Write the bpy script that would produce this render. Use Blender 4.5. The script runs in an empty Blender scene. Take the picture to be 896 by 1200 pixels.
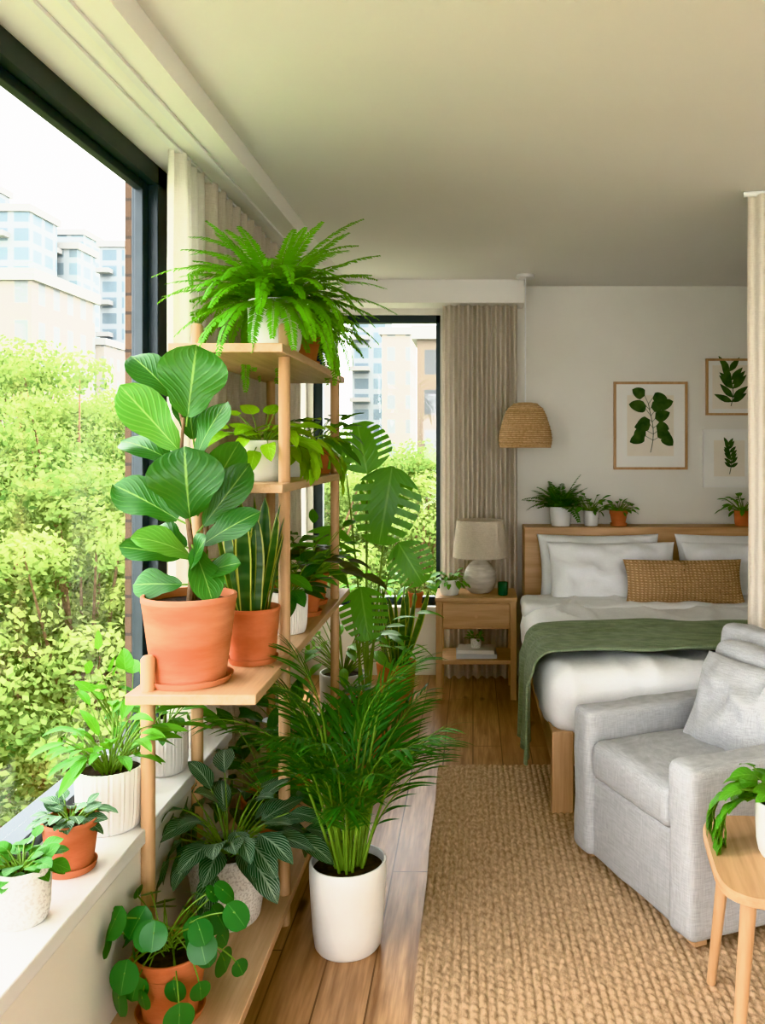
import bpy, math, random
from mathutils import Vector, Matrix, noise
R=random.Random(7)
S=bpy.context.scene
V=Vector
pi=math.pi
# ------------------------------------------------------------------ materials
def newmat(name):
    m=bpy.data.materials.new(name); m.use_nodes=True
    nt=m.node_tree; nt.nodes.clear()
    out=nt.nodes.new('ShaderNodeOutputMaterial')
    return m,nt,out
def N(nt,t,**k):
    n=nt.nodes.new(t)
    for a,b in k.items(): setattr(n,a,b)
    return n
def MA(nt,op,a,b=None,c=None,clamp=False):
    n=nt.nodes.new('ShaderNodeMath'); n.operation=op; n.use_clamp=clamp
    for i,x in enumerate((a,b,c)):
        if x is None: continue
        if isinstance(x,(int,float)): n.inputs[i].default_value=x
        else: nt.links.new(x,n.inputs[i])
    return n.outputs[0]
def MIX(nt,f,a,b):
    n=nt.nodes.new('ShaderNodeMix'); n.data_type='RGBA'
    for s,x in ((n.inputs[0],f),(n.inputs[6],a),(n.inputs[7],b)):
        if isinstance(x,(int,float)): s.default_value=x
        elif isinstance(x,tuple): s.default_value=(x[0],x[1],x[2],1)
        else: nt.links.new(x,s)
    return n.outputs[2]
def PR(nt,out,col,rough=.5,metal=0,normal=None,spec=.5,coat=0,alpha=None):
    p=nt.nodes.new('ShaderNodeBsdfPrincipled')
    if isinstance(col,tuple): p.inputs['Base Color'].default_value=(col[0],col[1],col[2],1)
    else: nt.links.new(col,p.inputs['Base Color'])
    p.inputs['Roughness'].default_value=rough
    p.inputs['Metallic'].default_value=metal
    p.inputs['Specular IOR Level'].default_value=spec
    p.inputs['Coat Weight'].default_value=coat
    if normal is not None: nt.links.new(normal,p.inputs['Normal'])
    nt.links.new(p.outputs[0],out.inputs[0])
    return p
def NOI(nt,stretch,scale,detail=4,coord='Object'):
    tc=N(nt,'ShaderNodeTexCoord'); mp=N(nt,'ShaderNodeMapping')
    nt.links.new(tc.outputs[coord],mp.inputs[0]); mp.inputs[3].default_value=stretch
    n=N(nt,'ShaderNodeTexNoise'); n.inputs['Scale'].default_value=scale; n.inputs['Detail'].default_value=detail
    nt.links.new(mp.outputs[0],n.inputs[0]); return n.outputs[0]
def BUMP(nt,h,strength,dist=.01):
    b=N(nt,'ShaderNodeBump'); b.inputs['Strength'].default_value=strength; b.inputs['Distance'].default_value=dist
    nt.links.new(h,b.inputs['Height']); return b.outputs[0]
def CON(nt,v,lo,hi):
    n=N(nt,'ShaderNodeMapRange'); nt.links.new(v,n.inputs[0]); n.inputs[1].default_value=lo; n.inputs[2].default_value=hi
    return n.outputs[0]
def simple(name,c1,c2=None,rough=.5,scale=6,stretch=(1,1,1),bump=0,bscale=60,metal=0,coat=0,spec=.5,lo=.35,hi=.65):
    m,nt,out=newmat(name)
    c2=c2 or c1
    n=NOI(nt,stretch,scale); col=MIX(nt,CON(nt,n,lo,hi),c1,c2)
    nor=None
    if bump: nor=BUMP(nt,NOI(nt,stretch,bscale,2),bump,.004)
    PR(nt,out,col,rough,metal,nor,spec,coat); return m
def fabric(name,c1,c2,scale=1,bump=.4,transl=0,rough=.9):
    m,nt,out=newmat(name)
    a=NOI(nt,(900*scale,900*scale,40*scale),1,2); b=NOI(nt,(50*scale,50*scale,900*scale),1,2)
    s=MA(nt,'MULTIPLY',MA(nt,'ADD',a,b),.5)
    c=MIX(nt,CON(nt,s,.38,.62),c1,c2)
    p=PR(nt,out,c,rough,0,BUMP(nt,s,bump,.002),.2)
    p.inputs['Sheen Weight'].default_value=.1
    if transl:
        t=N(nt,'ShaderNodeBsdfTranslucent'); nt.links.new(c,t.inputs[0])
        x=N(nt,'ShaderNodeMixShader'); x.inputs[0].default_value=transl
        nt.links.new(p.outputs[0],x.inputs[1]); nt.links.new(t.outputs[0],x.inputs[2]); nt.links.new(x.outputs[0],out.inputs[0])
    return m
def wood(name,axis,c1=(.60,.415,.25),c2=(.47,.305,.17),rough=.45):
    m,nt,out=newmat(name)
    st=[22,22,22]; st[axis]=1.3
    n=NOI(nt,tuple(st),1.6,6); n2=NOI(nt,tuple(x*3 for x in st),2,3)
    f=MA(nt,'ADD',MA(nt,'MULTIPLY',n,.7),MA(nt,'MULTIPLY',n2,.3))
    PR(nt,out,MIX(nt,CON(nt,f,.36,.66),c1,c2),rough,0,BUMP(nt,n2,.1,.002),.4); return m
def leafm(name,dark,light,vein,freq=0,k=.35,stripe=.0,edge=None,transl=.22,rough=.38,vw=.05,var=.7):
    m,nt,out=newmat(name)
    tc=N(nt,'ShaderNodeTexCoord'); sp=N(nt,'ShaderNodeSeparateXYZ'); nt.links.new(tc.outputs['UV'],sp.inputs[0])
    u=MA(nt,'ABSOLUTE',MA(nt,'SUBTRACT',MA(nt,'MULTIPLY',sp.outputs[0],2.),1.)); v=sp.outputs[1]
    at=N(nt,'ShaderNodeAttribute'); at.attribute_name='rnd'
    nz=NOI(nt,(1,1,1),14,2)
    f=MA(nt,'ADD',MA(nt,'MULTIPLY',at.outputs['Fac'],var),MA(nt,'MULTIPLY',nz,.35),clamp=True)
    c=MIX(nt,f,dark,light)
    hgt=None
    if freq:
        s=MA(nt,'SINE',MA(nt,'MULTIPLY',MA(nt,'SUBTRACT',v,MA(nt,'MULTIPLY',u,k)),freq))
        s=CON(nt,s,.2,1.) ; hgt=s
        if stripe: c=MIX(nt,MA(nt,'MULTIPLY',s,stripe),c,vein)
    mr=CON(nt,u,vw,vw*.3)
    c=MIX(nt,MA(nt,'MULTIPLY',mr,.75),c,vein)
    if edge: c=MIX(nt,CON(nt,u,.74,.82),c,edge)
    nor=BUMP(nt,hgt,.25,.003) if hgt is not None else None
    p=PR(nt,out,c,rough,0,nor,.45)
    t=N(nt,'ShaderNodeBsdfTranslucent'); nt.links.new(MIX(nt,.25,c,(.45,.7,.05)),t.inputs[0])
    x=N(nt,'ShaderNodeMixShader'); x.inputs[0].default_value=transl
    nt.links.new(p.outputs[0],x.inputs[1]); nt.links.new(t.outputs[0],x.inputs[2]); nt.links.new(x.outputs[0],out.inputs[0])
    return m
m_wall=simple('wall_paint',(.78,.765,.71),(.80,.785,.73),.85,3,bump=.05,bscale=120)
m_ceil=simple('ceiling_paint',(.80,.79,.76),(.81,.80,.77),.9,2)
m_trim=simple('trim_paint',(.82,.81,.78),(.83,.82,.79),.5,3)
m_sill=simple('sill_paint',(.78,.78,.78),(.80,.80,.80),.35,3)
m_alu=simple('dark_aluminium',(.045,.06,.07),(.055,.07,.08),.4,8,metal=.3)
m_wx=wood('oak_x',0); m_wy=wood('oak_y',1); m_wz=wood('oak_z',2)
m_sx=wood('shelf_oak_y',1,(.68,.50,.33),(.55,.38,.23)); m_sz=wood('shelf_oak_z',2,(.60,.42,.26),(.48,.32,.18))
m_tc=simple('terracotta',(.46,.165,.08),(.56,.24,.13),.8,7,(1,1,2.5),bump=.2,bscale=80,spec=.25)
m_tcp=simple('terracotta_pale',(.50,.19,.09),(.66,.34,.20),.85,3.5,(1,1,4),bump=.2,bscale=80,spec=.25)
m_wp=simple('white_ceramic',(.72,.715,.70),(.76,.755,.74),.5,9,coat=.05)
m_gp=simple('stone_speckle',(.56,.54,.51),(.74,.73,.70),.65,160,lo=.4,hi=.5)
m_soil=simple('potting_soil',(.012,.008,.005),(.05,.03,.018),.95,60,bump=1,bscale=90)
m_stem=simple('green_stem',(.12,.22,.03),(.2,.33,.06),.5,9)
m_bark=simple('bark_stem',(.12,.075,.04),(.22,.15,.09),.8,30)
m_lin=fabric('curtain_linen',(.66,.60,.52),(.77,.71,.63),.6,.3,.25)
m_sheer=fabric('sheer_linen',(.80,.77,.71),(.87,.84,.78),.6,.2,.4)
m_lin2=fabric('partition_linen',(.72,.67,.60),(.82,.77,.70),.6,.25,.2)
m_chair=fabric('grey_linen',(.385,.39,.40),(.50,.51,.52),.5,.35)
m_white=fabric('white_cotton',(.80,.81,.83),(.86,.87,.89),1,.1)
m_green=fabric('sage_throw',(.18,.225,.15),(.29,.345,.23),.3,.9)
m_shade=fabric('lamp_linen',(.68,.62,.53),(.82,.76,.67),.7,.4,.35)
# leaves
L_fig=leafm('fig_leaf',(.014,.085,.018),(.05,.19,.03),(.28,.42,.12),46,.5,.07,rough=.3,transl=.18)
L_figb=leafm('fig_leaf_pale',(.09,.26,.05),(.14,.33,.07),(.4,.55,.2),46,.5,.15,rough=.3,transl=.3)
L_fern=leafm('fern_leaf',(.06,.26,.012),(.20,.54,.03),(.15,.4,.04),0,rough=.5,transl=.4)
L_palm=leafm('palm_leaf',(.012,.08,.012),(.05,.21,.03),(.06,.2,.03),0,rough=.4,transl=.18)
L_lime=leafm('lime_leaf',(.18,.42,.02),(.38,.62,.045),(.5,.7,.15),30,.4,.1,transl=.35)
L_mid=leafm('green_leaf',(.025,.14,.02),(.09,.30,.04),(.2,.42,.1),34,.4,.12,transl=.25)
L_bri=leafm('bright_leaf',(.06,.25,.03),(.18,.44,.06),(.3,.55,.12),34,.4,.12,transl=.3)
L_dark=leafm('dark_leaf',(.01,.05,.014),(.03,.12,.03),(.08,.17,.05),30,.4,.15,transl=.15)
L_purp=leafm('bronze_leaf',(.03,.03,.02),(.07,.09,.035),(.12,.12,.06),30,.4,.15,transl=.15)
L_cal=leafm('calathea_leaf',(.012,.045,.025),(.025,.08,.04),(.32,.42,.30),58,.5,.85,transl=.08,vw=.12)
L_fit=leafm('fittonia_leaf',(.03,.10,.04),(.05,.15,.06),(.5,.6,.46),44,.5,.5,transl=.1,vw=.1)
L_pil=leafm('pilea_leaf',(.018,.12,.03),(.055,.23,.05),(.15,.35,.1),0,rough=.3,transl=.18)
L_mon=leafm('monstera_leaf',(.05,.22,.03),(.12,.36,.05),(.25,.48,.12),40,.5,.08,transl=.35,rough=.3)
L_snk=leafm('snake_leaf',(.02,.075,.02),(.05,.14,.04),(.11,.2,.07),40,.0,.5,edge=(.46,.48,.12),transl=.1,vw=.001,rough=.35)
# ------------------------------------------------------------------ mesh builder
def ov(t,pk,p):
    x=math.sin(pi/2*t/pk) if t<pk else math.cos(pi/2*(t-pk)/(1-pk))
    return max(x,0.)**p
SH={'ovate':lambda t:max(ov(t,.4,.8),.03),
 'fiddle':lambda t:max(ov(t,.63,.62)*(1-.22*math.exp(-((t-.30)/.13)**2)),.12 if t<.5 else .02),
 'heart':lambda t:max(ov(t,.27,.6),.03),
 'lance':lambda t:max(ov(t,.38,1.),.03),
 'sword':lambda t:(.62+.38*t/.5) if t<.5 else max(math.cos(pi/2*(t-.5)/.5),0)**.6+.01,
 'round':lambda t:max(math.sqrt(max(0,1-(2*t-1)**2)),.03),
 'mon':lambda t:max(ov(t,.30,.5),.03)}
class MB:
    def __init__(s): s.v=[];s.f=[];s.m=[];s.uv=[];s.r=[]
    def add(s,vs,fs,mat=0,uvs=None,rnd=None):
        o=len(s.v); s.v+=[tuple(x) for x in vs]
        s.uv+=uvs if uvs else [(.3,.5)]*len(vs)
        s.r+=[R.random() if rnd is None else rnd]*len(vs)
        s.f+=[tuple(i+o for i in f) for f in fs]; s.m+=[mat]*len(fs)
    def lathe(s,prof,c=(0,0,0),seg=44,mat=0,ribs=0,amp=0):
        vs=[];fs=[];n=len(prof)
        for j in range(seg):
            a=2*pi*j/seg; k=1+(amp*(abs(math.cos(ribs*a/2))-.5) if ribs else 0)
            for r,z in prof: vs.append((c[0]+r*k*math.cos(a),c[1]+r*k*math.sin(a),c[2]+z))
        for j in range(seg):
            for i in range(n-1):
                a=j*n+i;b=((j+1)%seg)*n+i
                fs.append((a,b,b+1,a+1))
        s.add(vs,fs,mat)
    def box(s,c,size,mat=0,M=None):
        x,y,z=[q/2 for q in size]
        vs=[V((a*x,b*y,d*z)) for a in(-1,1) for b in(-1,1) for d in(-1,1)]
        if M: vs=[M@q for q in vs]
        vs=[q+V(c) for q in vs]
        s.add(vs,[(0,1,3,2),(4,6,7,5),(0,4,5,1),(2,3,7,6),(0,2,6,4),(1,5,7,3)],mat)
    def bx(s,a,b,mat=0):
        s.box([(p+q)/2 for p,q in zip(a,b)],[abs(q-p) for p,q in zip(a,b)],mat)
    def tube(s,pts,rads,mat=0,seg=6):
        vs=[];fs=[]
        pts=[V(p) for p in pts]
        if isinstance(rads,(int,float)): rads=[rads]*len(pts)
        for i,p in enumerate(pts):
            d=(pts[min(i+1,len(pts)-1)]-pts[max(i-1,0)])
            d=d.normalized() if d.length>1e-9 else V((0,0,1))
            a=d.cross(V((0,1,0)) if abs(d.y)<.9 else V((1,0,0))).normalized(); b=d.cross(a)
            for j in range(seg):
                t=2*pi*j/seg; vs.append(p+(a*math.cos(t)+b*math.sin(t))*rads[i])
        for i in range(len(pts)-1):
            for j in range(seg):
                a=i*seg+j;b=i*seg+(j+1)%seg
                fs.append((a,b,b+seg,a+seg))
        fs.append(tuple(range(seg))); fs.append(tuple(range((len(pts)-1)*seg,len(pts)*seg)))
        s.add(vs,fs,mat)
    def leaf(s,o,d,n,L,W,shape='ovate',curl=.6,fold=.15,mat=2,nl=8,nw=4,wave=0,sweep=0,split=False,rnd=None):
        d=V(d).normalized(); n=V(n); side=d.cross(n)
        if side.length<1e-3: side=d.cross(V((.3,.8,.2)))
        side.normalize(); n=side.cross(d); p=V(o); st=L/nl; a=curl/nl
        vs=[];uv=[];fs=[];f=SH[shape]; ph=R.random()*6
        for i in range(nl+1):
            t=i/nl; w=f(t)*W/2
            for j in range(nw+1):
                u=-1+2*j/nw; au=abs(u)
                vs.append(p+side*(u*w)+n*(fold*au*w+wave*W*math.sin(t*9+ph+(2 if u>0 else 0))*au)+d*(sweep*au*w))
                uv.append((.5+u/2,t))
            d,n=(d*math.cos(a)-n*math.sin(a)),(n*math.cos(a)+d*math.sin(a)); p=p+d*st
        for i in range(nl):
            for j in range(nw):
                if split and i%6 in (2,3) and nl*.1<i<nl*.93 and (j<nw*.33 or j>=nw*.67): continue
                k=i*(nw+1)+j
                fs.append((k,k+1,k+nw+2,k+nw+1))
        s.add(vs,fs,mat,uv,rnd)
    def arc(s,o,d,L,droop,n=8):
        pts=[V(o)];d=V(d).normalized();out=[d.copy()]
        for i in range(n):
            ax=d.cross(V((0,0,-1)))
            if ax.length>1e-3: d=Matrix.Rotation(droop/n,3,ax.normalized())@d
            pts.append(pts[-1]+d*(L/n)); out.append(d.copy())
        return pts,out
    def frond(s,o,d,L,droop,n,ll,lw,ml=2,ms=3,ang=1.1,start=.12,sr=.002,shape='lance',curl=.4,nl=3,prof=None,tw=0,jit=.06):
        pts,ds=s.arc(o,d,L,droop,10)
        s.tube(pts,[sr*(1-.7*i/10) for i in range(11)],ms,4)
        rv=R.random()
        for k in range(n):
            t=start+(1-start)*(k+.5)/n; x=t*10; i=min(int(x),9); fr=x-i
            p=pts[i].lerp(pts[i+1],fr); dd=ds[i+1]
            h=dd.cross(V((0,0,1)))
            if h.length<.05: h=dd.cross(V((.5,.5,0)))
            h.normalize()
            if tw: h=(Matrix.Rotation(tw,3,dd)@h)
            up=h.cross(dd)
            g=prof(t) if prof else math.sin(pi*min(1,.18+.82*t)**.8)**.7
            an=ang*(1-.35*t)
            for sg in(-1,1):
                q=dd*math.cos(an)+h*sg*math.sin(an)+V([R.uniform(-jit,jit) for _ in range(3)])
                s.leaf(p,q,up,ll*g*R.uniform(.9,1.1)+.003,lw*(.6+.4*g),shape,curl,.1,ml,nl,2,rnd=rv*.7+R.random()*.3)
    def build(s,name,mats,loc=(0,0,0),rotz=0,bevel=0,parent=None,angle=35):
        me=bpy.data.meshes.new(name); me.from_pydata(s.v,[],s.f); 
        for m in mats: me.materials.append(m)
        me.polygons.foreach_set('material_index',s.m)
        me.polygons.foreach_set('use_smooth',[True]*len(s.f))
        ul=me.uv_layers.new(name='UVMap')
        li=[0]*len(me.loops); me.loops.foreach_get('vertex_index',li)
        fl=[]
        for i in li: fl.extend(s.uv[i])
        ul.data.foreach_set('uv',fl)
        at=me.attributes.new('rnd','FLOAT','POINT'); at.data.foreach_set('value',s.r)
        me.update()
        try: me.set_sharp_from_angle(angle=math.radians(angle))
        except Exception: pass
        ob=bpy.data.objects.new(name,me); S.collection.objects.link(ob)
        ob.location=loc; ob.rotation_euler=(0,0,rotz)
        if parent: ob.parent=parent
        if bevel:
            b=ob.modifiers.new('bevel','BEVEL'); b.width=bevel; b.segments=2; b.limit_method='ANGLE'; b.angle_limit=math.radians(50)
        return ob
    def soft(s,c,size,r,mat=0,step=.04,amp=0,ns=3,M=None,crown=0,ridge=0):
        def ax(L):
            h=L/2; rr=min(r,h*.98); k=max(1,int((L-2*rr)/step))
            a=[-h,-h+rr*.2,-h+rr*.5]+[-h+rr+(L-2*rr)*i/k for i in range(k+1)]+[h-rr*.5,h-rr*.2,h]
            return a
        X=[ax(q) for q in size]; H=[q/2 for q in size]; idx={}; vs=[];fs=[]
        def vid(p):
            key=(round(p[0],6),round(p[1],6),round(p[2],6))
            if key in idx: return idx[key]
            P=V(p); q=V([max(-(H[i]-min(r,H[i]*.98)),min(H[i]-min(r,H[i]*.98),p[i])) for i in range(3)])
            n=P-q
            if n.length>1e-9: n.normalize()
            w=q+n*min(r,min(H)*.98)
            if min(H)<r: w=q+V([n[i]*min(r,H[i]*.98) for i in range(3)])
            if crown and p[2]>0: w.z+=crown*(1-(p[0]/H[0])**2)*(1-(p[1]/H[1])**2)
            if amp:
                nn=noise.noise((w+V(c))*ns)+.5*noise.noise((w+V(c))*ns*2.3)
                W=w+V(c); rg=(1-abs(noise.noise(V((W.x*ns*1.6+W.y*1.2,W.y*ns*.8-W.x*1.0,W.z*2)))*2.2)); w+=n*(nn*amp+ridge*max(0,rg)**3)
            if M: w=M@w
            idx[key]=len(vs); vs.append(w+V(c)); return idx[key]
        for a in range(3):
            b,d=(a+1)%3,(a+2)%3
            for sg in(-1,1):
                for i in range(len(X[b])-1):
                    for j in range(len(X[d])-1):
                        q=[]
                        for ii,jj in((i,j),(i+1,j),(i+1,j+1),(i,j+1)):
                            p=[0,0,0];p[a]=sg*H[a];p[b]=X[b][ii];p[d]=X[d][jj];q.append(vid(p))
                        if sg<0:q.reverse()
                        fs.append(tuple(q))
        s.add(vs,fs,mat)
    def pillow(s,w,h,t,c,M,mat=0,n=26,amp=.006):
        for sg in(-1,1):
            vs=[];fs=[]
            for i in range(n+1):
                for j in range(n+1):
                    a=math.sin((-1+2*i/n)*pi/2);b=math.sin((-1+2*j/n)*pi/2)
                    th=(max(0,(1-abs(a)**2.6)*(1-abs(b)**2.6)))**.55
                    x=a*w/2*(1-.06*(1-b*b)); z=b*h/2*(1-.06*(1-a*a))
                    nz=noise.noise(V((x*7+c[0]*3,z*7,sg*3)))+.7*noise.noise(V((x*16+c[0]*3,z*10,sg*3)))+.7*max(0,1-abs(noise.noise(V((x*5+z*3+c[0],z*4-x*2,sg*3.7))))*5)**2
                    th=th*t/2+amp*nz*2*th
                    vs.append(M@V((x,sg*th,z))+V(c))
            for i in range(n):
                for j in range(n):
                    k=i*(n+1)+j; q=(k,k+1,k+n+2,k+n+1); fs.append(q if sg>0 else q[::-1])
            s.add(vs,fs,mat)
# ------------------------------------------------------------------ room shell
XL=-1.12; YB=5.75; ZC=2.62; XR=2.75; YN=-2.6; ZS=.50
def room():
    b=MB(); b.bx((XL-.13,YN-.2,-.12),(XR+.2,YB+.2,0)); 
    m,nt,out=newmat('oak_floor')
    tc=N(nt,'ShaderNodeTexCoord'); mp=N(nt,'ShaderNodeMapping'); nt.links.new(tc.outputs['Object'],mp.inputs[0]); mp.inputs[2].default_value=(0,0,pi/2)
    br=N(nt,'ShaderNodeTexBrick'); nt.links.new(mp.outputs[0],br.inputs[0])
    br.inputs['Color1'].default_value=(.40,.24,.13,1); br.inputs['Color2'].default_value=(.56,.37,.21,1); br.inputs['Mortar'].default_value=(.07,.035,.02,1)
    br.inputs['Scale'].default_value=1; br.inputs['Mortar Size'].default_value=.0026; br.inputs['Brick Width'].default_value=1.3; br.inputs['Row Height'].default_value=.145
    br.offset=.37
    g=NOI(nt,(14,1.1,1),2.2,7); g2=NOI(nt,(60,3,1),2,3)
    c=MIX(nt,CON(nt,g,.42,.72),br.outputs[0],(.24,.125,.06)); 
    c2=MIX(nt,MA(nt,'MULTIPLY',CON(nt,g2,.4,.7),.45),c,(.24,.13,.065))
    kn=NOI(nt,(3,1.2,1),2.5,2); c3=MIX(nt,CON(nt,kn,.68,.76),c2,(.06,.03,.015))
    PR(nt,out,c3,.32,0,BUMP(nt,br.outputs[1],-.3,.003),.45)
    b.build('floor',[m])
    b=MB(); b.bx((XL-.13,YN-.2,ZC),(XR+.2,YB+.2,ZC+.15)); b.build('ceiling',[m_ceil])
    b=MB(); b.bx((XL-.13,YN,0),(XL,3.14,.46)); b.bx((XL-.13,YN,2.54),(XL,3.14,ZC)); b.bx((XL-.13,3.14,0),(XL,YB,ZC)); b.bx((XL-.13,YN,0),(XL,-2.2,ZC))
    b.bx((XL,YN,0),(-.90,3.14,.46))
    b.build('wall_left',[m_wall])
    b=MB(); b.bx((XL-.02,YN,.46),(-.885,3.14,ZS)); b.build('window_sill',[m_sill],bevel=.004)
    b=MB()
    b.bx((XL-.168,3.16,-1),(XL-.132,3.9,3.2)); 
    m,nt,out=newmat('brick'); tc=N(nt,'ShaderNodeTexCoord'); sp=N(nt,'ShaderNodeSeparateXYZ'); nt.links.new(tc.outputs['Object'],sp.inputs[0])
    cb=N(nt,'ShaderNodeCombineXYZ'); nt.links.new(MA(nt,'ADD',sp.outputs[0],sp.outputs[1]),cb.inputs[0]); nt.links.new(sp.outputs[2],cb.inputs[1])
    br=N(nt,'ShaderNodeTexBrick'); nt.links.new(cb.outputs[0],br.inputs[0]); br.inputs['Scale'].default_value=1; br.inputs['Brick Width'].default_value=.2; br.inputs['Row Height'].default_value=.07; br.inputs['Mortar Size'].default_value=.006
    br.inputs['Color1'].default_value=(.15,.10,.07,1);br.inputs['Color2'].default_value=(.11,.075,.055,1);br.inputs['Mortar'].default_value=(.06,.05,.045,1)
    PR(nt,out,br.outputs[0],.9); b.build('brick_pier',[m])
    b=MB(); wx0,wx1,wz0,wz1=-1.08,-.22,.47,2.43
    b.bx((XL-.13,YB,0),(wx0,YB+.2,ZC)); b.bx((wx0,YB,0),(wx1,YB+.2,wz0)); b.bx((wx0,YB,wz1),(wx1,YB+.2,ZC)); b.bx((wx1,YB,0),(XR,YB+.2,ZC)); b.build('wall_back',[m_wall])
    b=MB(); b.bx((XR,YN,0),(XR+.2,YB+.2,ZC)); b.build('wall_right',[m_wall])
    b=MB(); b.bx((XL-.13,YN-.2,0),(XR+.2,YN,.4)); b.bx((XL-.13,YN-.2,2.5),(XR+.2,YN,ZC)); b.bx((XL-.13,YN-.2,0),(-.9,YN,ZC)); b.bx((2.5,YN-.2,0),(XR+.2,YN,ZC)); b.build('wall_front',[m_wall])
    b=MB(); b.bx((XL,YN,2.54),(-.82,YB,ZC)); b.bx((-.82,5.52,2.47),(.33,YB,ZC)); b.bx((XL,5.52,2.47),(-.82,YB,2.54)); b.build('trim_1',[m_trim])
    b=MB(); b.bx((-1.01,YN,2.53),(-.985,5.4,2.545)); b.bx((-.93,YN,2.53),(-.905,5.4,2.545)); b.build('curtain_track',[m_sill])
    b=MB(); b.bx((-.22,YB-.015,0),(XR,YB,.09)); b.build('baseboard_back',[m_trim],bevel=.003)
    b=MB(); b.bx((XR-.015,YN,0),(XR,YB,.09)); b.build('baseboard_right',[m_trim],bevel=.003)
    mg,nt,out=newmat('window_glass')
    t=N(nt,'ShaderNodeBsdfTransparent'); t.inputs[0].default_value=(.99,.99,.99,1); gl=N(nt,'ShaderNodeBsdfGlossy'); gl.inputs['Roughness'].default_value=.02
    x=N(nt,'ShaderNodeMixShader'); x.inputs[0].default_value=.04; nt.links.new(t.outputs[0],x.inputs[1]); nt.links.new(gl.outputs[0],x.inputs[2]); nt.links.new(x.outputs[0],out.inputs[0])
    def win(name,frames,glass):
        b=MB()
        for a,c in frames: b.bx(a,c,0)
        b.bx(glass[0],glass[1],1); b.build(name,[m_alu,mg],bevel=.003)
    x0,x1=XL-.10,XL-.005
    fr=[((x0,-2.2,2.47),(x1,3.14,2.54)),((x0,-2.2,ZS),(x1,3.14,ZS+.05)),((x0,3.05,ZS),(x1,3.14,2.54)),((x0,-2.2,ZS),(x1,-2.12,2.54)),((x0,.30,ZS),(x1,.37,2.54)),
        ((x0+.03,3.0,ZS+.05),(x1-.035,3.05,2.47)),((x0+.03,.37,2.44),(x1-.035,3.0,2.47))]
    win('window_1',fr,((x0+.045,-2.12,ZS+.05),(x0+.05,3.05,2.47)))
    y0,y1=YB+.04,YB+.11
    fr=[((wx0,y0,wz1-.05),(wx1,y1,wz1)),((wx0,y0,wz0),(wx1,y1,wz0+.05)),((wx0,y0,wz0),(wx0+.06,y1,wz1)),((wx1-.03,y0,wz0),(wx1,y1,wz1))]
    win('window_2',fr,((wx0+.05,y0+.03,wz0+.04),(wx1-.025,y0+.035,wz1-.04)))
    y0,y1=YN-.13,YN-.06
    fr=[((-.9,y0,2.44),(2.5,y1,2.5)),((-.9,y0,.4),(2.5,y1,.46)),((-.9,y0,.4),(-.84,y1,2.5)),((2.44,y0,.4),(2.5,y1,2.5)),((.77,y0,.4),(.83,y1,2.5))]
    win('fill_window_3',fr,((-.85,y0+.03,.45),(2.45,y0+.035,2.46)))  # unseen window behind the camera, added to let in frontal fill light
    b=MB(); b.bx((wx0,YB-.06,wz0-.03),(wx1+.02,YB+.04,wz0)); b.build('window_sill.001',[m_sill],bevel=.003)
room()
def curtain(name,p0,p1,z0,z1,folds,amp,mat,seed=0,rows=10,gather=1.):
    b=MB(); p0=V((*p0,0));p1=V((*p1,0)); d=(p1-p0); n=V((-d.y,d.x,0)).normalized(); rr=random.Random(seed)
    cols=folds*10; ph=[rr.uniform(.65,1.25) for _ in range(folds+2)]
    vs=[];fs=[];base=p0
    for i in range(cols+1):
        u=i/cols; k=int(i/10); A=amp*(ph[k]*(1-(i%10)/10)+ph[k+1]*(i%10)/10)
        for j in range(rows+1):
            t=j/rows; z=z0+(z1-z0)*t
            sgn=math.sin(2*pi*i/10); sh=math.copysign(abs(sgn)**.8,sgn)
            o=n*(A*sh*(1-.25*t)+.01*noise.noise(V((u*5,t*2,seed))))+d*(.006*noise.noise(V((u*9,t*3,seed+5))))
            q=base+d*u+o; vs.append((q.x,q.y,z))
    for i in range(cols):
        for j in range(rows):
            k=i*(rows+1)+j; fs.append((k,k+1,k+rows+2,k+rows+1))
    b.add(vs,fs); return b.build(name,[mat],angle=180)
curtain('window_curtain',(-1.0,3.17),(-.98,4.75),.02,2.535,15,.035,m_lin,1)
curtain('sheer_curtain',(-1.0,2.86),(-1.0,3.13),.505,2.535,4,.028,m_sheer,2)
curtain('linen_drape',(-.20,5.62),(.29,5.62),.02,2.468,8,.042,m_lin,3)
curtain('partition_curtain',(1.165,3.62),(2.4,3.30),.02,2.60,18,.04,m_lin2,4)
b=MB(); b.tube([(1.15,3.63,2.607),(2.45,3.29,2.607)],.012,0,8); b.build('curtain_rail',[m_sill])
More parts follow.
